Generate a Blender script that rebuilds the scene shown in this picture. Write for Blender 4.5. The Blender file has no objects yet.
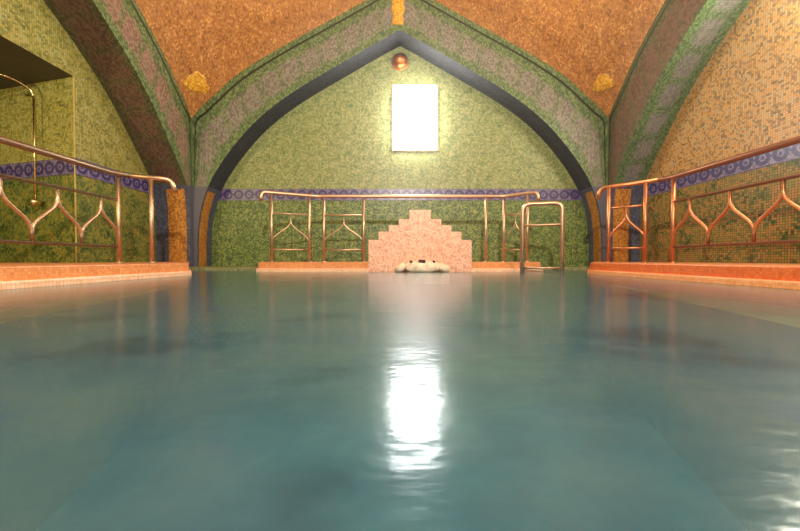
import bpy, bmesh, math, random
from mathutils import Vector, Matrix
random.seed(7)
S = bpy.context.scene
COL = S.collection
PI = math.pi

# ------------------------------------------------------------------ camera, world, lights, exposure
H = 0.16                                   # eye just above the water
cam_d = bpy.data.cameras.new('camera')
cam = bpy.data.objects.new('camera', cam_d)
COL.objects.link(cam)
cam_d.sensor_width = 36.0
cam_d.lens = 16.2
cam_d.clip_start = 0.02
cam.location = (0, 0, H)
cam.rotation_euler = (PI / 2 - math.atan(6.3 / 360), 0, 0)
S.camera = cam

S.view_settings.view_transform = 'Standard'
S.view_settings.look = 'None'
S.view_settings.gamma = 1.0
S.view_settings.use_curve_mapping = False
S.view_settings.exposure = 0.45
S.cycles.max_bounces = 10
S.cycles.diffuse_bounces = 6
S.cycles.glossy_bounces = 5
S.cycles.transparent_max_bounces = 12
S.cycles.sample_clamp_indirect = 6.0
S.cycles.caustics_reflective = False
S.cycles.caustics_refractive = False

w = bpy.data.worlds.new('world')
S.world = w
w.use_nodes = True
w.node_tree.nodes['Background'].inputs[0].default_value = (1.0, 0.85, 0.65, 1)
w.node_tree.nodes['Background'].inputs[1].default_value = 0.05
vs = w.node_tree.nodes.new('ShaderNodeVolumeScatter')      # thin bath steam in the whole room
vs.inputs['Color'].default_value = (1.0, 0.97, 0.92, 1)
vs.inputs['Density'].default_value = 0.0065
vs.inputs['Anisotropy'].default_value = 0.78
w.node_tree.links.new(vs.outputs[0], w.node_tree.nodes['World Output'].inputs['Volume'])


def light(name, kind, loc, energy, color, size=0.2, rot=None, sy=None):
    d = bpy.data.lights.new(name, kind)
    d.energy = energy
    d.color = color
    if kind == 'AREA':
        d.shape = 'RECTANGLE'
        d.size = size
        d.size_y = sy or size
    else:
        d.shadow_soft_size = size
    o = bpy.data.objects.new(name, d)
    o.location = loc
    if rot:
        o.rotation_euler = rot
    COL.objects.link(o)
    return o


YC = 2.38        # room centre
A = 3.22         # half width between arch faces
YB = YC + A
# the lamp on the wall behind the bather and the lamp hung in the vault
light('near_wall_lamp', 'AREA', (0.15, -0.95, 2.5), 230, (1.0, 0.92, 0.78), 0.12, (PI / 2, 0, 0), 0.12)
light('recess_lamp', 'AREA', (-4.4, 1.0, 1.7), 42, (1.0, 0.82, 0.42), 0.2, (PI / 2, 0, 0), 0.2)
light('vault_lamp', 'POINT', (-0.2, YC - 0.6, 3.7), 85, (1.0, 0.86, 0.64), 0.10)


# ------------------------------------------------------------------ helpers
def s2l(c):
    return tuple(((v / 255) / 12.92 if v / 255 <= 0.04045 else ((v / 255 + 0.055) / 1.055) ** 2.4) for v in c)


def tag(o, label=None, cat=None, group=None, kind=None):
    if label: o['label'] = label
    if cat: o['category'] = cat
    if group: o['group'] = group
    if kind: o['kind'] = kind
    return o


def empty(name, loc, label, cat, group=None):
    o = bpy.data.objects.new(name, None)
    o.empty_display_size = 0.1
    o.location = loc
    COL.objects.link(o)
    return tag(o, label, cat, group)


class MB:
    """collects vertices / faces / uvs of ONE mesh object"""
    def __init__(self):
        self.v, self.f, self.uv, self.mi, self.sm = [], [], [], [], []

    def face(self, pts, uvs=None, mi=0, smooth=False):
        i = len(self.v)
        self.v += [tuple(p) for p in pts]
        self.f.append(tuple(range(i, i + len(pts))))
        self.uv.append(uvs or [(0, 0)] * len(pts))
        self.mi.append(mi)
        self.sm.append(smooth)

    def grid(self, rows, uvs=None, mi=0, smooth=True, closed=False):
        i = len(self.v)
        n, m = len(rows), len(rows[0])
        for r in rows:
            self.v += [tuple(p) for p in r]
        for a in range(n - 1):
            for b in range(m if closed else m - 1):
                c = (b + 1) % m
                self.f.append((i + a * m + b, i + a * m + c, i + (a + 1) * m + c, i + (a + 1) * m + b))
                if uvs:
                    self.uv.append([uvs[a][b], uvs[a][c], uvs[a + 1][c], uvs[a + 1][b]])
                else:
                    self.uv.append([(0, 0)] * 4)
                self.mi.append(mi)
                self.sm.append(smooth)

    def box(self, x0, x1, y0, y1, z0, z1, mi=0):
        P = [(x0, y0, z0), (x1, y0, z0), (x1, y1, z0), (x0, y1, z0), (x0, y0, z1), (x1, y0, z1), (x1, y1, z1), (x0, y1, z1)]
        for q in ((0, 3, 2, 1), (4, 5, 6, 7), (0, 1, 5, 4), (1, 2, 6, 5), (2, 3, 7, 6), (3, 0, 4, 7)):
            pts = [P[k] for k in q]
            self.face(pts, [box_uv(p, pts) for p in pts], mi)

    def prism(self, poly, z0, z1, mi=0, top_mi=None):
        """vertical prism over a plan polygon (counter-clockwise)"""
        n = len(poly)
        self.face([(x, y, z1) for x, y in poly], [(x, y) for x, y in poly], mi if top_mi is None else top_mi)
        self.face([(x, y, z0) for x, y in reversed(poly)], [(x, y) for x, y in reversed(poly)], mi)
        u = 0
        for k in range(n):
            a, b = poly[k], poly[(k + 1) % n]
            L = math.dist(a, b)
            self.face([(*a, z0), (*b, z0), (*b, z1), (*a, z1)], [(u, z0), (u + L, z0), (u + L, z1), (u, z1)], mi)
            u += L

    def tube(self, pts, r, n=12, mi=0, caps=True):
        pts = [Vector(p) for p in pts]
        rr = r if isinstance(r, (list, tuple)) else [r] * len(pts)
        t0 = (pts[1] - pts[0]).normalized()
        up = Vector((0, 0, 1)) if abs(t0.z) < 0.9 else Vector((1, 0, 0))
        nrm = t0.cross(up).normalized()
        rows = []
        for k, p in enumerate(pts):
            if k == 0: t = pts[1] - pts[0]
            elif k == len(pts) - 1: t = pts[-1] - pts[-2]
            else: t = (pts[k + 1] - p).normalized() + (p - pts[k - 1]).normalized()
            t.normalize()
            nrm = (nrm - t * nrm.dot(t)).normalized()
            b = t.cross(nrm)
            rows.append([p + (nrm * math.cos(2 * PI * j / n) + b * math.sin(2 * PI * j / n)) * rr[k] for j in range(n)])
        self.grid(rows, mi=mi, closed=True)
        if caps:
            self.face(list(reversed(rows[0])), mi=mi)
            self.face(rows[-1], mi=mi)

    def lathe(self, prof, c, axis='Z', n=24, mi=0):
        rows = []
        for r, h in prof:
            row = []
            for j in range(n):
                a = 2 * PI * j / n
                p = {'Z': (r * math.cos(a), r * math.sin(a), h), 'Y': (r * math.cos(a), h, r * math.sin(a)), 'X': (h, r * math.cos(a), r * math.sin(a))}[axis]
                row.append((c[0] + p[0], c[1] + p[1], c[2] + p[2]))
            rows.append(row)
        self.grid(rows, mi=mi, closed=True)

    def build(self, name, mats, parent=None, bevel=0):
        me = bpy.data.meshes.new(name)
        me.from_pydata(self.v, [], self.f)
        uvl = me.uv_layers.new(name='UVMap')
        k = 0
        for fi, p in enumerate(me.polygons):
            p.material_index = self.mi[fi]
            p.use_smooth = self.sm[fi]
            for j in range(len(p.vertices)):
                uvl.data[k].uv = self.uv[fi][j]
                k += 1
        for m in (mats if isinstance(mats, (list, tuple)) else [mats]):
            me.materials.append(m)
        bm = bmesh.new()
        bm.from_mesh(me)
        bmesh.ops.remove_doubles(bm, verts=bm.verts, dist=1e-5)
        bm.to_mesh(me)
        bm.free()
        o = bpy.data.objects.new(name, me)
        COL.objects.link(o)
        if parent:
            o.parent = parent
            o.matrix_parent_inverse = Matrix.Translation(-parent.location)
        if bevel:
            b = o.modifiers.new('bevel', 'BEVEL')
            b.width = bevel
            b.segments = 2
            b.limit_method = 'ANGLE'
        return o


def box_uv(p, pts):
    nrm = (Vector(pts[1]) - Vector(pts[0])).cross(Vector(pts[2]) - Vector(pts[0]))
    a = [abs(c) for c in nrm]
    if a[2] >= a[0] and a[2] >= a[1]: return (p[0], p[1])
    if a[1] >= a[0]: return (p[0], p[2])
    return (p[1], p[2])


def fillet(pts, r, n=6):
    pts = [Vector(p) for p in pts]
    out = [pts[0]]
    for k in range(1, len(pts) - 1):
        a, b, c = pts[k - 1], pts[k], pts[k + 1]
        d1, d2 = (a - b), (c - b)
        q = min(r, d1.length * 0.49, d2.length * 0.49)
        p1, p2 = b + d1.normalized() * q, b + d2.normalized() * q
        for j in range(n + 1):
            t = j / n
            out.append(p1 * (1 - t) ** 2 + b * 2 * t * (1 - t) + p2 * t * t)
    out.append(pts[-1])
    return out


def spline(pts, n=8):
    pts = [Vector(p) for p in pts]
    ext = [pts[0] * 2 - pts[1]] + pts + [pts[-1] * 2 - pts[-2]]
    out = []
    for k in range(1, len(ext) - 2):
        p0, p1, p2, p3 = ext[k - 1:k + 3]
        for j in range(n):
            t = j / n
            out.append(0.5 * ((2 * p1) + (p2 - p0) * t + (2 * p0 - 5 * p1 + 4 * p2 - p3) * t * t + (3 * p1 - p0 - 3 * p2 + p3) * t ** 3))
    out.append(pts[-1])
    return out


# ------------------------------------------------------------------ materials
class NT:
    def __init__(self, name):
        self.m = bpy.data.materials.new(name)
        self.m.use_nodes = True
        self.t = self.m.node_tree
        self.t.nodes.clear()
        self.out = self.n('ShaderNodeOutputMaterial')

    def n(self, kind, **kw):
        nd = self.t.nodes.new(kind)
        for k, v in kw.items():
            setattr(nd, k, v)
        return nd

    def l(self, a, b):
        self.t.links.new(a, b)

    def put(self, sock, v):
        if isinstance(v, bpy.types.NodeSocket): self.l(v, sock)
        else: sock.default_value = v

    def math(self, op, a, b=0.0, c=0.0, clamp=False):
        nd = self.n('ShaderNodeMath', operation=op, use_clamp=clamp)
        for i, v in enumerate((a, b, c)):
            self.put(nd.inputs[i], v)
        return nd.outputs[0]

    def mix(self, f, a, b, blend='MIX'):
        nd = self.n('ShaderNodeMix', data_type='RGBA', blend_type=blend)
        self.put(nd.inputs[0], f)
        self.put(nd.inputs[6], (*a, 1) if isinstance(a, tuple) and len(a) == 3 else a)
        self.put(nd.inputs[7], (*b, 1) if isinstance(b, tuple) and len(b) == 3 else b)
        return nd.outputs[2]

    def uv(self):
        return self.n('ShaderNodeUVMap', uv_map='UVMap').outputs[0]

    def noise(self, vec, scale, detail=2, rough=0.5):
        nd = self.n('ShaderNodeTexNoise')
        nd.inputs['Scale'].default_value = scale
        nd.inputs['Detail'].default_value = detail
        nd.inputs['Roughness'].default_value = rough
        self.l(vec, nd.inputs['Vector'])
        return nd.outputs[0]

    def step(self, v, a, b):
        nd = self.n('ShaderNodeMapRange', interpolation_type='SMOOTHSTEP')
        self.put(nd.inputs[0], v)
        nd.inputs[1].default_value = a
        nd.inputs[2].default_value = b
        return nd.outputs[0]

    def ramp(self, f, cols):
        nd = self.n('ShaderNodeValToRGB')
        e = nd.color_ramp.elements
        while len(e) < len(cols):
            e.new(0.5)
        for k, (p, c) in enumerate(cols):
            e[k].position = p
            e[k].color = (*s2l(c), 1)
        self.l(f, nd.inputs[0])
        return nd.outputs[0]

    def tile(self, size, vec=None):
        """per-tile random value, grout mask, tile-cell vector"""
        vec = vec or self.uv()
        sc = self.n('ShaderNodeVectorMath', operation='SCALE')
        self.l(vec, sc.inputs[0])
        sc.inputs['Scale'].default_value = 1 / size
        fl = self.n('ShaderNodeVectorMath', operation='FLOOR')
        self.l(sc.outputs[0], fl.inputs[0])
        wn = self.n('ShaderNodeTexWhiteNoise', noise_dimensions='2D')
        self.l(fl.outputs[0], wn.inputs[0])
        fr = self.n('ShaderNodeVectorMath', operation='FRACTION')
        self.l(sc.outputs[0], fr.inputs[0])
        sp = self.n('ShaderNodeSeparateXYZ')
        self.l(fr.outputs[0], sp.inputs[0])
        dx = self.math('ABSOLUTE', self.math('SUBTRACT', sp.outputs[0], 0.5))
        dy = self.math('ABSOLUTE', self.math('SUBTRACT', sp.outputs[1], 0.5))
        g = self.step(self.math('MAXIMUM', dx, dy), 0.40, 0.47)
        return wn.outputs[0], g, fl.outputs[0]

    def finish(self, color, rough=0.35, metal=0.0, bump=None, bs=0.3, bd=0.003, spec=0.5):
        p = self.n('ShaderNodeBsdfPrincipled')
        self.put(p.inputs['Base Color'], (*color, 1) if isinstance(color, tuple) and len(color) == 3 else color)
        self.put(p.inputs['Roughness'], rough)
        self.put(p.inputs['Metallic'], metal)
        self.put(p.inputs['Specular IOR Level'], spec)
        if bump is not None:
            b = self.n('ShaderNodeBump')
            b.inputs['Strength'].default_value = bs
            b.inputs['Distance'].default_value = bd
            self.l(bump, b.inputs['Height'])
            self.l(b.outputs[0], p.inputs['Normal'])
        self.l(p.outputs[0], self.out.inputs[0])
        return self.m


def mosaic(name, cols, size=0.023, grout=(60, 52, 34), rough=0.4, clump=0.35, cscale=7.0, gf=0.75, metal=0.0, spec=0.4):
    t = NT(name)
    r, g, cell = t.tile(size)
    uv = t.uv()
    nz = t.noise(uv, cscale, 3, 0.6)
    f = t.math('ADD', t.math('MULTIPLY', r, 1 - clump), t.math('MULTIPLY', t.step(nz, 0.25, 0.75), clump))
    c = t.ramp(f, cols)
    c = t.mix(t.math('MULTIPLY', g, gf), c, s2l(grout))
    return t.finish(c, rough, metal, t.math('SUBTRACT', 1.0, g), 0.35, 0.002, spec)


M = {}
M['wall_up'] = mosaic('yellow green mosaic', [(0.05, (92, 112, 58)), (0.35, (124, 140, 80)), (0.65, (152, 158, 98)), (0.95, (180, 174, 116))], cscale=9, gf=0.5)
M['wall_low'] = mosaic('leaf green mosaic', [(0.05, (40, 68, 30)), (0.4, (86, 112, 50)), (0.7, (126, 144, 72)), (0.95, (166, 164, 90))], cscale=11)
M['wall_left_up'] = mosaic('olive gold mosaic', [(0.05, (100, 104, 44)), (0.4, (144, 144, 68)), (0.7, (176, 162, 82)), (0.95, (160, 174, 124))], cscale=6)
M['wall_left_low'] = mosaic('green and gold mosaic', [(0.1, (36, 62, 26)), (0.4, (92, 108, 42)), (0.65, (128, 132, 56)), (0.95, (166, 142, 56))], cscale=5, clump=0.45)
M['wall_right_up'] = mosaic('warm lit tan and ochre mosaic', [(0.05, (112, 92, 58)), (0.3, (164, 128, 74)), (0.5, (206, 148, 70)), (0.7, (204, 160, 88)), (0.95, (166, 156, 128))], cscale=8, clump=0.2)  # tan tiles pushed towards orange to carry the warm light on this side
M['wall_right_low'] = mosaic('warm lit brown and green mosaic', [(0.1, (50, 74, 30)), (0.4, (116, 114, 52)), (0.65, (176, 124, 60)), (0.95, (92, 128, 52))], cscale=4, clump=0.45, grout=(24, 18, 10), gf=1.0, size=0.026)  # green and brown tiles with the warm side light mixed into the colours
M['vault'] = mosaic('orange gold mosaic', [(0.05, (130, 82, 36)), (0.4, (172, 114, 54)), (0.7, (188, 130, 64)), (0.95, (222, 166, 92))], cscale=6, grout=(120, 76, 42), rough=0.32, spec=0.6)
M['curb'] = mosaic('orange curb mosaic', [(0.05, (200, 118, 62)), (0.5, (216, 138, 78)), (0.95, (228, 160, 102))], grout=(200, 136, 88), size=0.018, cscale=10)
M['curb_warm_lit'] = mosaic('warm lit curb mosaic', [(0.05, (194, 86, 30)), (0.5, (212, 100, 36)), (0.95, (224, 124, 56))], grout=(186, 100, 48), size=0.018, cscale=10)  # same orange curb, deepened with the right side's warm light in the colour
M['lip_warm_lit'] = mosaic('warm lit curb lip', [(0.05, (222, 140, 80)), (0.5, (234, 158, 98)), (0.95, (240, 176, 120))], grout=(210, 130, 80), size=0.018, cscale=10)  # curb lip with the same warm light put into its colour
M['lip'] = mosaic('pale pink curb lip', [(0.05, (226, 170, 130)), (0.5, (238, 190, 152)), (0.95, (244, 206, 172))], grout=(200, 150, 120), cscale=10)
M['deck'] = mosaic('terracotta deck mosaic', [(0.05, (190, 110, 64)), (0.5, (212, 136, 84)), (0.95, (226, 156, 106))], grout=(180, 120, 84), cscale=10)
M['pink'] = mosaic('rose stepped mosaic', [(0.05, (190, 120, 92)), (0.4, (220, 166, 138)), (0.7, (234, 192, 166)), (0.95, (212, 144, 114))], size=0.02, grout=(226, 160, 130), cscale=14, gf=0.5)
M['bench'] = mosaic('yellow bench mosaic', [(0.05, (222, 190, 88)), (0.5, (238, 208, 108)), (0.95, (246, 222, 134))], grout=(150, 140, 100))
M['pool'] = mosaic('teal pool mosaic', [(0.05, (48, 86, 96)), (0.4, (72, 114, 124)), (0.7, (98, 138, 142)), (0.95, (84, 112, 150))], grout=(70, 110, 114), cscale=1.1, clump=0.95, gf=0.15)
M['ledge'] = mosaic('green ledge mosaic', [(0.05, (96, 108, 66)), (0.5, (140, 140, 92)), (0.95, (166, 158, 112))])
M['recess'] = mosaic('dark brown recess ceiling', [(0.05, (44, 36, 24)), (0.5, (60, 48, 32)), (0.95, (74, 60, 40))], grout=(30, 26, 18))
M['slate'] = mosaic('shaded slate blue mosaic', [(0.05, (40, 44, 50)), (0.5, (54, 58, 64)), (0.95, (70, 72, 76))], grout=(40, 40, 42), cscale=8, rough=0.8, spec=0.15)  # slate tiles, with the shade under the arch darkening the colour too


def band(name, edge, centre, per=None, lo=0.2, hi=0.72, line=None, sharp=1.0):
    """mosaic band: u along the arch in metres, v across 0..1"""
    t = NT(name)
    uv = t.uv()
    sp = t.n('ShaderNodeSeparateXYZ')
    t.l(uv, sp.inputs[0])
    u, v = sp.outputs[0], sp.outputs[1]
    mp = t.n('ShaderNodeVectorMath', operation='MULTIPLY')
    t.l(uv, mp.inputs[0])
    mp.inputs[1].default_value = (1, 0.6, 1)
    r, g, cell = t.tile(0.023, mp.outputs[0])
    wob = t.math('MULTIPLY', t.math('SUBTRACT', t.noise(mp.outputs[0], 12, 3, 0.7), 0.5), 0.42)
    vv = t.math('ADD', v, wob)
    mask = t.math('MULTIPLY', t.step(vv, lo - 0.05, lo + 0.05), t.math('SUBTRACT', 1.0, t.step(vv, hi - 0.05, hi + 0.05)))
    if per:
        ph = t.math('ADD', t.math('FRACT', t.math('DIVIDE', u, per)), t.math('MULTIPLY', wob, 0.6))
        gap = t.math('MULTIPLY', t.step(ph, 0.08, 0.16), t.math('SUBTRACT', 1.0, t.step(ph, 0.80, 0.9)))
        mask = t.math('MULTIPLY', mask, t.math('ADD', 1 - sharp, t.math('MULTIPLY', gap, sharp)))
    f = t.math('ADD', t.math('MULTIPLY', r, 0.65), t.math('MULTIPLY', t.noise(mp.outputs[0], 16, 2), 0.35))
    c = t.mix(mask, t.ramp(f, edge), t.ramp(f, centre))
    if line:
        d = t.math('ABSOLUTE', t.math('SUBTRACT', v, line))
        c = t.mix(t.math('SUBTRACT', 1.0, t.step(d, 0.018, 0.03)), c, s2l((26, 38, 20)))
    c = t.mix(t.math('MULTIPLY', g, 0.6), c, s2l((56, 54, 40)))
    return t.finish(c, 0.42, 0, t.math('SUBTRACT', 1.0, g), 0.3, 0.002, 0.4)


GR = [(0.1, (46, 72, 34)), (0.45, (92, 116, 62)), (0.7, (122, 140, 84)), (0.95, (150, 156, 104))]
VI = [(0.1, (96, 84, 78)), (0.45, (136, 122, 114)), (0.7, (156, 140, 134)), (0.95, (116, 122, 92))]
GR2 = [(0.1, (56, 76, 44)), (0.45, (88, 110, 64)), (0.7, (112, 132, 82)), (0.95, (136, 148, 100))]
M['face'] = band('arch face mosaic', GR2, [(0.1, (92, 88, 78)), (0.45, (124, 118, 106)), (0.7, (146, 138, 126)), (0.95, (112, 122, 88))], 0.34, 0.18, 0.66, 0.86, 0.5)
M['face_side'] = band('side arch face mosaic', GR2, [(0.1, (104, 82, 66)), (0.45, (140, 110, 94)), (0.7, (160, 130, 112)), (0.95, (122, 116, 84))], 0.34, 0.18, 0.66, 0.88, 0.55)
M['face_right_shaded'] = band('shaded side arch face mosaic', [(0.1, (48, 62, 34)), (0.45, (78, 90, 52)), (0.7, (96, 106, 64)), (0.95, (112, 116, 76))], [(0.1, (74, 54, 40)), (0.45, (104, 78, 58)), (0.7, (122, 94, 72)), (0.95, (96, 86, 58))], 0.34, 0.06, 0.76, 0.88, 0.3)  # darker copy of the side face: its shade is painted into the colour
M['soffit'] = band('side arch soffit mosaic', [(0.1, (44, 68, 40)), (0.45, (78, 108, 68)), (0.7, (100, 128, 84)), (0.95, (126, 142, 104))],
                   [(0.1, (92, 96, 96)), (0.45, (118, 120, 118)), (0.7, (136, 134, 132)), (0.95, (104, 122, 98))], 0.36, 0.26, 0.74, None, 0.75)
M['soffit_left_shaded'] = band('shaded arch soffit mosaic', [(0.1, (44, 50, 28)), (0.45, (70, 74, 42)), (0.7, (88, 88, 54)), (0.95, (104, 104, 66))],  # same mosaic as the right soffit, darkened here to paint in its shade
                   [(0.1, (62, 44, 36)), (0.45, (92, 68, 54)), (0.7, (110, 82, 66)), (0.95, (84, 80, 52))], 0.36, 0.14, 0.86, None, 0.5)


def jamb_mat():
    t = NT('blue and orange pier mosaic')
    uv = t.uv()
    sp = t.n('ShaderNodeSeparateXYZ')
    t.l(uv, sp.inputs[0])
    v = sp.outputs[1]
    mp = t.n('ShaderNodeVectorMath', operation='MULTIPLY')
    t.l(uv, mp.inputs[0])
    mp.inputs[1].default_value = (1, 0.5, 1)
    r, g, cell = t.tile(0.023, mp.outputs[0])
    m = t.math('MULTIPLY', t.step(v, 0.09, 0.11), t.math('SUBTRACT', 1.0, t.step(v, 0.62, 0.64)))
    m = t.math('MULTIPLY', m, t.math('SUBTRACT', 1.0, t.step(sp.outputs[0], 1.22, 1.23)))
    b = t.ramp(r, [(0.1, (50, 56, 74)), (0.5, (68, 74, 94)), (0.95, (90, 94, 112))])
    o = t.ramp(r, [(0.1, (146, 88, 26)), (0.5, (178, 116, 38)), (0.95, (200, 140, 58))])
    c = t.mix(t.math('MULTIPLY', g, 0.3), t.mix(m, b, o), s2l((70, 50, 30)))
    return t.finish(c, 0.4)


M['jamb'] = jamb_mat()


def frieze_mat():
    t = NT('violet ring frieze')
    uv = t.uv()
    sp = t.n('ShaderNodeSeparateXYZ')
    t.l(uv, sp.inputs[0])
    u, v = sp.outputs[0], sp.outputs[1]
    px = t.math('MULTIPLY', t.math('SUBTRACT', t.math('FRACT', t.math('DIVIDE', u, 0.175)), 0.5), 0.175)
    py = t.math('SUBTRACT', v, 0.095)
    rr = t.math('SQRT', t.math('ADD', t.math('MULTIPLY', px, px), t.math('MULTIPLY', py, py)))
    ring = t.math('SUBTRACT', 1.0, t.step(t.math('ABSOLUTE', t.math('SUBTRACT', rr, 0.058)), 0.017, 0.025))
    dot = t.math('SUBTRACT', 1.0, t.step(rr, 0.014, 0.022))
    lnk = t.math('MULTIPLY', t.math('SUBTRACT', 1.0, t.step(t.math('ABSOLUTE', py), 0.008, 0.014)), t.step(t.math('ABSOLUTE', px), 0.07, 0.075))
    edge = t.step(t.math('ABSOLUTE', py), 0.082, 0.088)
    dark = t.math('MAXIMUM', t.math('MAXIMUM', ring, dot), t.math('MAXIMUM', lnk, t.math('MULTIPLY', edge, 0.6)))
    r, g, cell = t.tile(0.015)
    pale = t.ramp(r, [(0.1, (92, 82, 116)), (0.5, (114, 102, 136)), (0.95, (140, 126, 152))])
    drk = t.ramp(r, [(0.1, (34, 26, 74)), (0.5, (48, 38, 96)), (0.95, (66, 54, 116))])
    return t.finish(t.mix(t.math('MULTIPLY', g, 0.3), t.mix(dark, pale, drk), s2l((80, 66, 90))), 0.35)


M['frieze'] = frieze_mat()


def metal(name, col, rough, m=1.0):
    t = NT(name)
    tc = t.n('ShaderNodeTexCoord')
    n = t.noise(tc.outputs['Object'], 30, 3)
    c = t.mix(n, tuple(x * 0.85 for x in s2l(col)), tuple(min(1, x * 1.1) for x in s2l(col)))
    rg = t.math('ADD', t.math('MULTIPLY', n, 0.15), rough - 0.07)
    return t.finish(c, rg, m)


M['steel'] = metal('warm polished steel', (204, 172, 142), 0.44)
M['bronze'] = metal('brown bronze rail', (150, 130, 110), 0.45)
M['rail_warm_lit'] = metal('warm lit rail', (204, 138, 94), 0.44)  # rail metal tinted orange to carry the light on the right
M['bronze_warm_lit'] = metal('warm lit bronze rail', (150, 104, 80), 0.5)  # bronze of the left rail, reddened by painted-in orange light
M['copper'] = metal('copper', (206, 122, 66), 0.36)
M['chrome'] = metal('brass pipe', (230, 206, 150), 0.25)


def gold_mat():
    t = NT('gold mosaic')
    r, g, cell = t.tile(0.02)
    c = t.ramp(r, [(0.1, (186, 130, 26)), (0.5, (212, 158, 40)), (0.95, (232, 182, 66))])
    return t.finish(c, 0.45)


M['gold'] = gold_mat()


def stone_mat():
    t = NT('cream carved stone')
    tc = t.n('ShaderNodeTexCoord')
    n = t.noise(tc.outputs['Object'], 14, 5, 0.6)
    c = t.ramp(n, [(0.25, (196, 164, 134)), (0.5, (234, 212, 184)), (0.75, (244, 228, 204))])
    return t.finish(c, 0.6, 0, n, 0.4, 0.01)


M['stone'] = stone_mat()


def plain(name, col, rough=0.5):
    t = NT(name)
    tc = t.n('ShaderNodeTexCoord')
    n = t.noise(tc.outputs['Object'], 20, 3)
    c = t.mix(n, tuple(x * 0.85 for x in s2l(col)), s2l(col))
    return t.finish(c, rough)


M['edge'] = plain('straw coloured edge strip', (188, 164, 84))
M['hole'] = plain('dark spout opening', (52, 40, 30))
M['frame'] = plain('pale yellow window frame', (226, 196, 130))


def pane_mat(name, col, strength):  # daylight behind frosted glass
    t = NT(name)
    e = t.n('ShaderNodeEmission')
    e.inputs[0].default_value = (*col, 1)
    e.inputs[1].default_value = strength
    t.l(e.outputs[0], t.out.inputs[0])
    return t.m


M['pane'] = pane_mat('daylit window glass', (1.0, 0.94, 0.86), 38.0)
M['pane_dim'] = pane_mat('dim window glass', (1.0, 0.93, 0.80), 8.0)
M['pane_bright'] = pane_mat('sunlit window glass', (1.0, 0.88, 0.66), 48.0)


def water_mat():
    t = NT('pool water')
    geo = t.n('ShaderNodeNewGeometry')
    mp = t.n('ShaderNodeMapping')
    t.l(geo.outputs['Position'], mp.inputs[0])
    mp.inputs['Scale'].default_value = (0.8, 1.6, 1)
    n1 = t.noise(mp.outputs[0], 9.0, 3, 0.6)
    n2 = t.noise(mp.outputs[0], 45.0, 2, 0.5)
    hgt = t.math('ADD', n1, t.math('MULTIPLY', n2, 0.2))
    b = t.n('ShaderNodeBump')
    b.inputs['Strength'].default_value = 0.06
    b.inputs['Distance'].default_value = 0.03
    t.l(hgt, b.inputs['Height'])
    fr = t.n('ShaderNodeFresnel')
    fr.inputs[0].default_value = 1.33
    gl = t.n('ShaderNodeBsdfGlossy')
    gl.inputs['Color'].default_value = (0.82, 0.92, 1.0, 1)
    gl.inputs['Roughness'].default_value = 0.17
    t.l(b.outputs[0], gl.inputs['Normal'])
    tr = t.n('ShaderNodeBsdfTransparent')
    tr.inputs[0].default_value = (0.53, 0.74, 0.82, 1)
    df = t.n('ShaderNodeBsdfDiffuse')
    big = t.noise(geo.outputs['Position'], 2.2, 4, 0.6)
    t.l(t.ramp(big, [(0.28, (40, 60, 74)), (0.45, (76, 114, 124)), (0.56, (92, 122, 124)), (0.72, (66, 94, 144))]), df.inputs[0])
    m1 = t.n('ShaderNodeMixShader')
    m1.inputs[0].default_value = 0.4
    t.l(tr.outputs[0], m1.inputs[1])
    t.l(df.outputs[0], m1.inputs[2])
    m2 = t.n('ShaderNodeMixShader')
    t.l(fr.outputs[0], m2.inputs[0])
    t.l(m1.outputs[0], m2.inputs[1])
    t.l(gl.outputs[0], m2.inputs[2])
    t.l(m2.outputs[0], t.out.inputs[0])
    return t.m


M['water'] = water_mat()

# ------------------------------------------------------------------ arch profile (one quarter of the square room repeats on every side)
INTR = [(0, 3.69), (0.4, 3.47), (0.8, 3.24), (1.244, 2.985), (1.555, 2.80), (1.85, 2.60), (2.106, 2.40), (2.32, 2.20), (2.50, 2.0), (2.66, 1.8), (2.80, 1.6),
        (2.91, 1.42), (2.975, 1.285), (3.04, 1.12), (3.10, 0.90), (3.137, 0.62), (3.15, 0.3), (3.15, -0.3)]
EXTR = [(0, 4.42), (0.45, 4.18), (0.9, 3.93), (1.40, 3.66), (1.73, 3.48), (2.05, 3.30), (2.387, 3.09), (2.62, 2.92), (2.86, 2.70), (3.06, 2.52), (3.22, 2.34),
        (3.22, 1.60), (3.22, 1.285), (3.22, 1.12), (3.22, 0.90), (3.22, 0.62), (3.22, 0.3), (3.22, -0.3)]


def interp(pts, x):
    for (a, b), (c, d) in zip(pts, pts[1:]):
        if a <= x <= c:
            return b + (d - b) * (x - a) / (c - a) if c > a else b
    return pts[-1][1]


EX = EXTR[:11]
SPL = spline([(0, 0, z) if i == 0 else (s, 0, z) for i, (s, z) in enumerate(EX)], 4)
EXS = [(p.x, p.z) for p in SPL]
GA = EX[-1][1]


def g(s):
    s = min(abs(s), A)
    return interp(EXS, s)


def dense(pts, n=4):
    """smooth the curved upper half, keep the rest"""
    sp = spline([(a, 0, b) for a, b in pts], n)
    return [(p.x, p.z) for p in sp]


INTS = INTR[:9] + [(2.67, 1.8), (2.84, 1.6), (2.985, 1.42), (3.07, 1.285), (3.115, 1.12), (3.14, 0.90), (3.15, 0.62), (3.15, 0.3), (3.15, -0.3)]
IB, IS, ED = dense(INTR), dense(INTS), dense(EXTR)
ED = [(min(a, A), b) for a, b in ED]
SIDE = {'back': 0, 'left': PI / 2, 'near': PI, 'right': -PI / 2}
DEP = {'back': 0.42, 'left': 0.52, 'near': 0.42, 'right': 0.46}


def P(side, s, d, z):
    """s along the side (to the right as seen from inside), d outward from the arch face"""
    a = SIDE[side]
    x, y = s, A + d
    return (x * math.cos(a) - y * math.sin(a), YC + x * math.sin(a) + y * math.cos(a), z)


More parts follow.
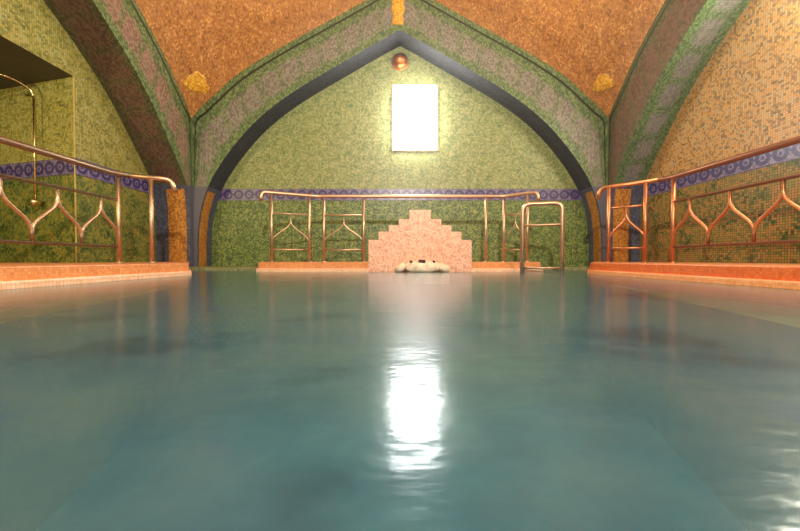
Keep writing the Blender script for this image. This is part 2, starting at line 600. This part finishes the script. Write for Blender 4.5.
def arch(side, name):
    dep = DEP[side]
    face, sof = MB(), MB()
    back = side in ('back', 'near')
    ID = IB if back else IS
    for sg in (-1, 1):
        u = 0
        for k in range(len(ID) - 1):
            (i0, z0), (i1, z1) = ID[k], ID[k + 1]
            (e0, w0), (e1, w1) = ED[k], ED[k + 1]
            L = math.hypot(i1 - i0, z1 - z0)
            low = z0 <= 1.29
            q = [P(side, sg * i0, 0, z0), P(side, sg * i1, 0, z1), P(side, sg * e1, 0, w1), P(side, sg * e0, 0, w0)]
            uv = [(u, 0), (u + L, 0), (u + L, 1), (u, 1)]
            if low:
                uv = [(0, 0)] * 4
            if sg < 0:
                q.reverse(); uv.reverse()
            face.face(q, uv, 1 if low else 0)
            q = [P(side, sg * i0, 0, z0), P(side, sg * i0, dep, z0), P(side, sg * i1, dep, z1), P(side, sg * i1, 0, z1)]
            uv = [(z0, 0), (z0, 1), (z1, 1), (z1, 0)] if low else [(u, 0), (u, 1), (u + L, 1), (u + L, 0)]
            if back and not low:
                uv = [(u, 0), (u, dep), (u + L, dep), (u + L, 0)]
            if sg < 0:
                q.reverse(); uv.reverse()
            sof.face(q, uv, 1 if low else 0, True)
            u += L
    o = face.build(name, [M['face'] if back else M['face_right_shaded' if side == 'right' else 'face_side'], M['jamb']])
    tag(o, kind='structure')
    c = sof.build('soffit', [M['slate'] if back else M['soffit_left_shaded' if side == 'left' else 'soffit'], M['jamb']], o)
    return o


for i, sd in enumerate(('back', 'left', 'right', 'near')):
    arch(sd, 'trim_%d' % (i + 1))

# vault: pendentives springing from the four arches
xs = [s for s, z in EXS]
full = [-s for s in reversed(xs[1:])] + xs
arc = [0]
for a, b in zip(full, full[1:]):
    arc.append(arc[-1] + math.hypot(b - a, g(b) - g(a)))
vb = MB()
vb.grid([[(x, YC + y, g(x) + g(y) - GA) for x in full] for y in full], [[(arc[i], arc[j]) for i in range(len(full))] for j in range(len(full))], smooth=True)
tag(vb.build('ceiling', M['vault']), kind='structure')

# ------------------------------------------------------------------ walls
FZ0, FZ1 = 1.14, 1.33
ZT = 4.0
CZ0 = 0.121


def wall_quad(mb, side, s0, s1, z0, z1, d, mi):
    q = [(s0, z0), (s1, z0), (s1, z1), (s0, z1)]
    mb.face([P(side, s, d, z) for s, z in q], q, mi)


for sd, mu, ml in (('back', 'wall_up', 'wall_low'), ('near', 'wall_up', 'wall_low'), ('right', 'wall_right_up', 'wall_right_low')):
    b = MB()
    f0, f1 = (FZ0 - 0.05, FZ1 - 0.05) if sd == 'right' else (FZ0, FZ1)
    e = 3.35
    d = DEP[sd]
    wall_quad(b, sd, -e, e, -0.3, f0, d, 1)
    wall_quad(b, sd, -e, e, f0, ZT, d, 0)
    o = tag(b.build('wall_' + sd, [M[mu], M[ml]]), kind='structure')
    f = MB()
    q = [(-3.3, f0), (3.3, f0), (3.3, f1), (-3.3, f1)]
    uvq = [(0, 0), (6.6, 0), (6.6, 0.19), (0, 0.19)]
    f.face([P(sd, s, d - 0.006, z) for s, z in q], uvq)
    f.face([P(sd, s, dd, f0) for s, dd in ((-3.3, d), (3.3, d), (3.3, d - 0.006), (-3.3, d - 0.006))])
    f.face([P(sd, s, dd, f1) for s, dd in ((-3.3, d - 0.006), (3.3, d - 0.006), (3.3, d), (-3.3, d))])
    f.build('frieze', M['frieze'], o)

# left wall: a plain bay by the far pier, and a splayed shower recess under a lintel
XL = -A - DEP['left']
RY1, RY0, RZ = 4.16, 0.9, 2.255
b = MB()


def vwall(mb, a, bb, z0, z1, mi, u0=0.0):
    L = math.dist(a, bb)
    mb.face([(*a, z0), (*bb, z0), (*bb, z1), (*a, z1)], [(u0, z0), (u0 + L, z0), (u0 + L, z1), (u0, z1)], mi)


RB = (-5.0, 4.50)     # far inner corner of the recess
RN = (-5.0, RY0)
vwall(b, (XL, RY1), (XL, YB + 0.2), -0.3, FZ0, 1)
vwall(b, (XL, RY1), (XL, YB + 0.2), FZ0, ZT, 0)
vwall(b, (XL, YC - 3.35), (XL, RY0), -0.3, FZ0, 1)
vwall(b, (XL, YC - 3.35), (XL, RY0), FZ0, RZ, 0)
vwall(b, (XL, YC - 3.35), (XL, RY1), RZ, ZT, 0)
vwall(b, RB, (XL, RY1), -0.3, FZ0, 1, 3)
vwall(b, RB, (XL, RY1), FZ0, RZ, 0, 3)
vwall(b, RN, RB, -0.3, FZ0, 1)
vwall(b, RN, RB, FZ0, RZ, 0)
vwall(b, (XL, RY0), RN, -0.3, RZ, 1)
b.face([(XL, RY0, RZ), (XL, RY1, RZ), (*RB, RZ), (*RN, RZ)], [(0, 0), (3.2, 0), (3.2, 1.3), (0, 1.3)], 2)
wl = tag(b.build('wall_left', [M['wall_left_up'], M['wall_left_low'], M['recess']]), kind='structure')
b = MB()
b.box(XL - 0.004, XL + 0.006, RY1 - 0.006, RY1 + 0.004, CZ0, RZ)
b.build('corner_trim', M['edge'], wl)
f = MB()


def fr(mb, a, bb, off, u0):
    a, bb = Vector(a), Vector(bb)
    t = (bb - a).normalized()
    n = Vector((t.y, -t.x)) * off
    L = (bb - a).length
    mb.face([(*(a + n), FZ0), (*(bb + n), FZ0), (*(bb + n), FZ1), (*(a + n), FZ1)], [(u0, 0), (u0 + L, 0), (u0 + L, 0.19), (u0, 0.19)])
    for z in (FZ0, FZ1):
        mb.face([(*a, z), (*bb, z), (*(bb + n), z), (*(a + n), z)])


fr(f, RN, RB, 0.006, 0)
fr(f, RB, (XL, RY1), 0.006, 3.56)
fr(f, (XL, RY1), (XL, YB + 0.1), 0.006, 4.9)
f.build('frieze', M['frieze'], wl)

# ------------------------------------------------------------------ pool: basin floor, decks, curbs, benches
LD = [(-2.1, -1.3), (-2.1, 3.57), (-3.24, 5.45), (-3.24, 6.1), (-5.1, 6.1), (-5.1, -1.3)]
LD = list(reversed(LD))
RD = [(2.1, -1.3), (3.9, -1.3), (3.9, 6.1), (3.24, 6.1), (3.24, 5.6), (2.95, 5.45), (2.1, 3.98)]
RD = [(2.1, -1.3), (3.9, -1.3), (3.9, 6.1), (3.3, 6.1), (2.95, 5.5), (2.1, 3.98)]
BD = [(-1.81, 4.6), (1.80, 4.6), (2.32, 6.1), (-2.32, 6.1)]
ND = [(-2.1, -1.3), (2.1, -1.3), (2.1, -0.55), (-2.1, -0.55)]
CZ = 0.12


def offset(poly, d):
    """grow a counter-clockwise polygon outward by d"""
    n = len(poly)
    out = []
    for k in range(n):
        p0, p1, p2 = Vector(poly[k - 1]), Vector(poly[k]), Vector(poly[(k + 1) % n])
        t1, t2 = (p1 - p0).normalized(), (p2 - p1).normalized()
        n1, n2 = Vector((t1.y, -t1.x)), Vector((t2.y, -t2.x))
        m = (n1 + n2)
        m = m / max(0.3, m.length_squared) * 2
        out.append(tuple(p1 + m * d))
    return out


def ccw(poly):
    ar = sum(a[0] * b[1] - b[0] * a[1] for a, b in zip(poly, poly[1:] + poly[:1]))
    return poly if ar > 0 else list(reversed(poly))


b = MB()
b.face([(-5.2, -1.4, -1.05), (4.0, -1.4, -1.05), (4.0, 6.2, -1.05), (-5.2, 6.2, -1.05)], [(-5.2, -1.4), (4.0, -1.4), (4.0, 6.2), (-5.2, 6.2)])
tag(b.build('floor', M['pool']), kind='structure')
for nm, poly in (('pool_deck_left', LD), ('pool_deck_right', RD), ('pool_deck_back', BD), ('pool_deck_near', ND)):
    poly = ccw(poly)
    b = MB()
    b.prism(poly, 0.0, CZ, 0, 1)
    o = tag(b.build(nm, [M['curb_warm_lit' if nm.endswith('right') else 'curb'], M['deck']], bevel=0.006), kind='structure')
    b = MB()
    b.prism(offset(poly, 0.028), -0.12, 0.043)
    b.build('lip', M['lip_warm_lit' if nm.endswith('right') else 'lip'], o, bevel=0.008)
    b = MB()
    b.prism(offset(poly, 0.005), -1.05, -0.12)
    b.build('basin_wall', M['pool'], o)
b = MB()
b.prism([(-3.4, 5.12), (3.4, 5.12), (3.4, 6.05), (-3.4, 6.05)], -1.05, 0.045)
tag(b.build('pool_ledge_back', M['ledge']), kind='structure')
for nm, poly in (('pool_bench_left', [(-2.1, -0.6), (-1.32, -0.6), (-1.5, 1.1), (-2.1, 3.5)]),
                 ('pool_bench_right', [(1.25, -0.6), (2.1, -0.6), (2.1, 3.6), (1.42, 1.1)])):
    b = MB()
    b.prism(poly, -1.05, -0.095, 1, 0)
    tag(b.build(nm, [M['bench'], M['pool']]), kind='structure')
b = MB()
wp = [(-2.1, -0.55), (2.1, -0.55), (2.1, 3.98), (2.74, 5.12), (1.98, 5.12), (1.80, 4.6), (-1.81, 4.6), (-1.99, 5.12), (-3.04, 5.12), (-2.1, 3.57)]
b.face([(x, y, 0) for x, y in wp], wp)
tag(b.build('pool_water', M['water']), 'still teal water filling the mosaic pool', 'water', kind='stuff')


# ------------------------------------------------------------------ windows
def window(name, side, s, z0, z1, hw, d, pane='pane'):
    fm = MB()
    fw, pr = 0.035, 0.05
    def bx(s0, s1, a0, a1, p):
        pts = lambda dd: [P(side, q[0], dd, q[1]) for q in ((s0, a0), (s1, a0), (s1, a1), (s0, a1))]
        fr_, bk = pts(d - p), pts(d)
        fm.face(fr_)
        for k in range(4):
            fm.face([fr_[k], bk[k], bk[(k + 1) % 4], fr_[(k + 1) % 4]])
    bx(s - hw, s + hw, z0, z0 + fw, pr); bx(s - hw, s + hw, z1 - fw, z1, pr)
    bx(s - hw, s - hw + fw, z0 + fw, z1 - fw, pr); bx(s + hw - fw, s + hw, z0 + fw, z1 - fw, pr)
    o = tag(fm.build(name, M['frame']), kind='structure')
    p = MB()
    q = ((s - hw + fw, z0 + fw), (s + hw - fw, z0 + fw), (s + hw - fw, z1 - fw), (s - hw + fw, z1 - fw))
    fr_, bk = [P(side, a, d - 0.10, z) for a, z in q], [P(side, a, d - 0.03, z) for a, z in q]
    p.face(fr_)
    for k in range(4):
        p.face([fr_[k], bk[k], bk[(k + 1) % 4], fr_[(k + 1) % 4]])
    p.build('pane', M[pane], o)
    return o


window('window_1', 'back', 0.245, 1.95, 3.03, 0.37, DEP['back'])
window('window_2', 'right', -0.40, 2.2, 3.1, 0.37, DEP['right'], 'pane_bright')
window('window_3', 'near', -0.15, 1.95, 3.03, 0.37, DEP['near'], 'pane_dim')


# ------------------------------------------------------------------ railings
RT, RM, RL = 1.03, 0.77, 0.29        # top rail, upper bar, lower bar heights


def scrolls(root, p, q, n0, flip=False, mat='bronze', r=0.014):
    """a row of S-curved bars: each leaves the upper bar, swings sideways and lands on the lower bar"""
    p, q = Vector(p), Vector(q)
    n = n0
    for k in range(n):
        a, c = p.lerp(q, k / n), p.lerp(q, (k + 1) / n)
        up, dn = (a, c) if (k % 2 == 0) != flip else (c, a)
        hh = RM - RL
        pts = [(up.x, up.y, RM), (up.x, up.y, RM - 0.24 * hh), (*(up.lerp(dn, 0.16)).xy, RM - 0.37 * hh), (*(up.lerp(dn, 0.84)).xy, RL + 0.37 * hh),
               (dn.x, dn.y, RL + 0.24 * hh), (dn.x, dn.y, RL)]
        m = MB()
        m.tube(fillet(pts, 0.07, 5), r, 8)
        m.build('scroll_bar', M[mat], root)


def bar(root, name, a, b_, z, r, mat):
    m = MB()
    m.tube([(a[0], a[1], z), (b_[0], b_[1], z)], r, 10)
    m.build(name, M[mat], root)


def post(root, x, y, ztop, r=0.021, mat='steel'):
    m = MB()
    m.tube([(x, y, CZ), (x, y, ztop)], r, 14)
    o = m.build('post', M[mat], root)
    m = MB()
    m.lathe([(0.0, CZ + 0.012), (0.032, CZ + 0.012), (0.036, CZ + 0.006), (0.036, CZ - 0.002), (0, CZ - 0.002)], (x, y, 0), 'Z', 18)
    m.build('base_flange', M[mat], o)


def rail(root, name, pts, r, mat, fil=0.12):
    m = MB()
    m.tube(fillet(pts, fil, 8), r, 14)
    m.build(name, M[mat], root)


# left
rt = empty('pool_handrail', (-2.9, 2.6, CZ), 'bronze handrail with scroll bars along the left curb, in front of the shower recess', 'handrail')
rail(rt, 'top_rail', [(-2.9, -0.5, RT), (-2.9, 3.62, RT), (-2.82, 3.76, RT)], 0.027, 'bronze')
rail(rt, 'end_rail', [(-2.82, 3.76, RT), (-2.50, 3.95, RT), (-2.47, 3.97, 0.90)], 0.024, 'steel', 0.09)
bar(rt, 'upper_bar', (-2.9, -0.5), (-2.89, 3.68), RM, 0.014, 'bronze')
bar(rt, 'lower_bar', (-2.9, -0.5), (-2.89, 3.68), RL, 0.014, 'bronze')
post(rt, -2.885, 3.70, RT)
post(rt, -2.66, 3.86, RT)
post(rt, -2.9, 1.0, RT)
post(rt, -2.9, -0.4, RT)
scrolls(rt, (-2.9, 3.72), (-2.9, 1.08), 12, True, 'steel')
# right
rt = empty('pool_handrail', (2.9, 2.6, CZ), 'warm lit bronze handrail with scroll bars along the right curb by the tan wall', 'handrail')
rail(rt, 'top_rail', [(2.9, -0.5, RT), (2.9, 3.86, RT), (2.85, 3.97, RT)], 0.027, 'bronze_warm_lit')
rail(rt, 'end_rail', [(2.85, 3.97, RT), (2.46, 4.42, RT), (2.43, 4.45, 0.90)], 0.024, 'rail_warm_lit', 0.09)
bar(rt, 'upper_bar', (2.9, -0.5), (2.9, 3.84), RM, 0.014, 'bronze_warm_lit')
bar(rt, 'lower_bar', (2.9, -0.5), (2.9, 3.84), RL, 0.014, 'bronze_warm_lit')
post(rt, 2.9, 3.83, RT, 0.021, 'rail_warm_lit')
post(rt, 2.76, 4.06, RT, 0.021, 'rail_warm_lit')
post(rt, 2.51, 4.34, RT, 0.021, 'rail_warm_lit')
post(rt, 2.9, 1.0, RT, 0.021, 'rail_warm_lit')
post(rt, 2.9, -0.4, RT, 0.021, 'rail_warm_lit')
bar(rt, 'gate_bar', (2.76, 4.06), (2.51, 4.34), RM, 0.013, 'rail_warm_lit')
bar(rt, 'gate_bar', (2.76, 4.06), (2.51, 4.34), RL, 0.013, 'rail_warm_lit')
scrolls(rt, (2.51, 4.34, 0), (2.76, 4.06, 0), 2, True, 'rail_warm_lit')
scrolls(rt, (2.9, 3.83), (2.9, 1.2), 12, True, 'rail_warm_lit')
# back
rt = empty('pool_handrail', (0, 5.0, CZ), 'long steel handrail behind the stepped fountain, bent forward at both ends', 'handrail')
rail(rt, 'top_rail', [(-1.815, 4.71, 0.92), (-1.81, 4.72, RT + 0.01), (-1.16, 5.0, RT), (1.44, 5.0, RT), (1.80, 4.74, RT + 0.01), (1.815, 4.72, 0.92)], 0.024, 'steel', 0.09)
PB = [(-1.70, 4.77), (-1.25, 4.965), (-1.055, 5.0), (-0.505, 5.0), (1.19, 5.0), (1.44, 5.0), (1.70, 4.81)]
for x, y in PB:
    post(rt, x, y, RT - 0.005, 0.018)
for a, c in ((0, 1), (2, 3), (5, 6)):
    bar(rt, 'upper_bar', PB[a], PB[c], RM, 0.011, 'steel')
    bar(rt, 'lower_bar', PB[a], PB[c], RL, 0.011, 'steel')
    scrolls(rt, PB[a], PB[c], 2, True, 'steel', 0.008)

# grab frame at the steps
rt = empty('grab_rail', (1.74, 4.45, 0), 'arched steel grab rail standing in the water at the right end of the back curb', 'handrail')
m = MB()
m.tube(fillet([(1.53, 4.5, -0.6), (1.53, 4.5, 0.845), (1.97, 4.38, 0.845), (1.97, 4.38, -0.6)], 0.1, 8), 0.026, 14)
m.build('frame', M['steel'], rt)
bar(rt, 'cross_bar', (1.53, 4.5), (1.97, 4.38), 0.58, 0.016, 'steel')
bar(rt, 'cross_bar', (1.53, 4.5), (1.97, 4.38), 0.05, 0.016, 'steel')

# ------------------------------------------------------------------ stepped fountain panel and spout
rt = empty('stepped_panel', (0.255, 4.75, 0.0), 'pink mosaic fountain back of five rising steps on the far curb', 'fountain')
FX = 0.255
steps = [(0.655, 0.0, 0.405), (0.525, 0.405, 0.51), (0.395, 0.51, 0.59), (0.268, 0.59, 0.668), (0.137, 0.668, 0.785)]
outl = []
for hw, z0, z1 in steps:
    outl += [(hw, z0), (hw, z1)]
right_ = [(FX + a, z) for a, z in outl]
left_ = [(FX - a, z) for a, z in reversed(outl)]
poly = right_ + left_
y0, y1 = 4.57, 4.86
m = MB()
n = len(poly)
for y, rev in ((y0, False), (y1, True)):
    for hw, z0, z1 in steps:
        q = [(FX - hw, y, z0), (FX + hw, y, z0), (FX + hw, y, z1), (FX - hw, y, z1)]
        uv = [(p[0], p[2]) for p in q]
        if rev: q.reverse(); uv.reverse()
        m.face(q, uv)
for k in range(n):
    a, c = poly[k], poly[(k + 1) % n]
    q = [(a[0], y0, a[1]), (a[0], y1, a[1]), (c[0], y1, c[1]), (c[0], y0, c[1])]
    m.face(q, [(p[1], p[0] + p[2]) for p in q])
m.build('panel', M['pink'], rt)

rt = empty('fountain_spout', (FX + 0.02, 4.46, 0.0), 'cream carved stone spout at the foot of the pink stepped panel', 'fountain')
cx, cy = FX + 0.02, 4.46
m = MB()
rows = []
N = 48
for i in range(13):
    ph = -PI / 2 + PI * i / 12
    row = []
    for j in range(N):
        th = 2 * PI * j / N
        k = 1 + 0.07 * math.cos(7 * th) * math.cos(ph)
        r = math.copysign(abs(math.cos(ph)) ** 0.7, math.cos(ph)) * k
        z = 0.068 + 0.082 * math.copysign(abs(math.sin(ph)) ** 0.8, math.sin(ph))
        dx = r * math.cos(th) * 0.21
        dy = r * math.sin(th) * 0.095
        if ph > 0:                      # a dished hollow on the crown
            z -= 0.045 * max(0, 1 - (dx / 0.11) ** 2 - ((dy + 0.02) / 0.07) ** 2)
        row.append((cx + dx, cy + dy, z))
    rows.append(row)
m.grid(rows, closed=True)
m.build('shell', M['stone'], rt)
m = MB()
m.lathe([(0.0, -0.05), (0.036, -0.05), (0.046, -0.03), (0.04, 0.0), (0.026, -0.006), (0, -0.02)], (cx - 0.005, cy - 0.02, 0.155), 'Z', 24)
o = m.build('spout_mouth', M['hole'], rt)
tag(o, 'dark mouth opening')
for sg in (-1, 1):
    m = MB()
    lc = Vector((cx + sg * 0.265, cy + 0.01, 0.05))
    rows = []                           # a folded lobe beside the shell
    for i in range(11):
        ph = -PI / 2 + PI * i / 10
        rows.append([lc + Vector((math.cos(ph) * math.cos(2 * PI * q / 28) * 0.072 * (1 + 0.12 * math.cos(4 * 2 * PI * q / 28)),
                                  math.cos(ph) * math.sin(2 * PI * q / 28) * 0.075,
                                  math.sin(ph) * 0.058 + 0.012 * math.cos(2 * PI * q / 28) * sg * -1)) for q in range(28)])
    m.grid(rows, closed=True)
    m.build('side_lobe', M['stone'], rt)
    m = MB()
    m.lathe([(0.0, -0.02), (0.014, -0.018), (0.02, 0.0), (0.014, 0.008), (0, 0.010)], (cx + sg * 0.14, cy - 0.055, 0.135), 'Z', 16)
    tag(m.build('drain_hole', M['hole'], rt), 'small dark hole in the stone')
m = MB()
m.prism([(cx - 0.33, cy - 0.1), (cx + 0.33, cy - 0.1), (cx + 0.33, cy + 0.1), (cx - 0.33, cy + 0.1)], -0.14, -0.012)
m.build('plinth', M['stone'], rt, bevel=0.012)

# ------------------------------------------------------------------ fittings and ornaments
rt = empty('wall_globe', (0.0, YB + 0.42, 3.42), 'round copper globe fitting on the wall above the bright window', 'wall lamp')
m = MB()
prof = [(0.0, -0.15)] + [(0.125 * math.sin(a), -0.03 - 0.12 * math.cos(a)) for a in [PI / 2 * k / 10 for k in range(1, 11)]]
m.lathe(prof, (0, YB + 0.42, 3.42), 'Y', 32)
m.build('globe', M['copper'], rt)
m = MB()
m.lathe([(0.118, -0.03), (0.14, -0.03), (0.142, -0.018), (0.142, 0.0)], (0, YB + 0.42, 3.42), 'Y', 32)
m.build('mounting_ring', M['copper'], rt)

# gold ornament on the crown of the far arch: stacked lobes in low relief
KZ0, KZ1 = 3.76, 4.40
m = MB()
prof = []
for k in range(41):
    t = k / 40
    wd = 0.055 + 0.05 * t + 0.03 * abs(math.sin(PI * (t * 3.5 + 0.2)))
    prof.append((wd, KZ0 + (KZ1 - KZ0) * t))
yf = YB
rows = [[(-0.03 - wd, yf, z), (-0.03 - wd * 0.85, yf - 0.018, z), (-0.03, yf - 0.03, z), (-0.03 + wd * 0.85, yf - 0.018, z), (-0.03 + wd, yf, z)] for wd, z in prof]
m.grid(rows, [[(p[0], p[2]) for p in r] for r in rows])
m.face([rows[0][k] for k in (4, 3, 2, 1, 0)])
m.face(rows[-1])
tag(m.build('gold_ornament', M['gold']), 'lobed gold mosaic ornament at the crown of the far arch', 'ornament')


def vault_patch(sg, t, r, label):
    """leaf-shaped gold relief lying on the pendentive above a corner"""
    x0, y0 = sg * (A - t), A - t
    def S_(x, y):
        return Vector((x, YC + y, g(x) + g(y) - GA))
    e = 0.01
    p = S_(x0, y0)
    tx = (S_(x0 + e, y0) - p)
    ty = (S_(x0, y0 - e) - p)
    nn = tx.cross(ty).normalized()
    if nn.dot(Vector((0, YC, 0.5)) - p) < 0: nn = -nn
    up = (Vector((0, 0, 1)) - nn * nn.z).normalized()
    rt_ = up.cross(nn)
    m = MB()
    rows = []
    for k, f in enumerate((0.0, 0.4, 0.75, 0.95, 1.0)):
        row = []
        for j in range(40):
            th = 2 * PI * j / 40
            rad = r * f * (0.86 + 0.13 * math.cos(3 * th + PI / 2) + 0.05 * math.cos(7 * th)) + (0.0005 if k == 0 else 0)
            lift = 0.012 * (1 - f ** 2) + (0.010 if f < 1 else -0.004)
            row.append(p + rt_ * rad * math.cos(th) + up * rad * math.sin(th) * 0.85 + nn * lift)
        rows.append(row)
    m.grid(rows, [[((q - p).dot(rt_), (q - p).dot(up)) for q in r_] for r_ in rows], closed=True)
    tag(m.build('gold_emblem', M['gold']), label, 'ornament')


vault_patch(-1, 0.2, 0.2, 'gold leaf emblem low on the orange vault, left of the far arch')
vault_patch(1, 0.2, 0.17, 'gold leaf emblem low on the orange vault, right of the far arch')

# shower pipe in the left recess
sx, sy = -4.24, 4.20
rt = empty('shower_pipe', (sx, sy, 0.8), 'thin brass shower pipe on the wall inside the left recess', 'shower')
m = MB()
m.tube([(sx, sy, 0.82), (sx, sy, 2.05)], 0.011, 10)
m.build('riser', M['chrome'], rt)
m = MB()
m.tube(spline([(sx, sy, 2.04), (sx - 0.02, sy - 0.03, 2.12), (sx - 0.1, sy - 0.16, 2.18), (sx - 0.18, sy - 0.32, 2.16), (sx - 0.2, sy - 0.38, 2.08)], 6), 0.011, 10)
o = m.build('shower_arm', M['chrome'], rt)
m = MB()
m.lathe([(0.012, 0.03), (0.02, 0.02), (0.06, -0.01), (0.062, -0.02), (0.0, -0.02)], (sx - 0.2, sy - 0.38, 2.07), 'Z', 24)
m.build('shower_head', M['chrome'], rt)
m = MB()
m.lathe([(0.0, -0.05), (0.035, -0.05), (0.045, -0.03), (0.045, 0.0), (0.03, 0.07), (0, 0.07)], (sx, sy, 0.82), 'Y', 20)
m.build('valve', M['chrome'], rt)
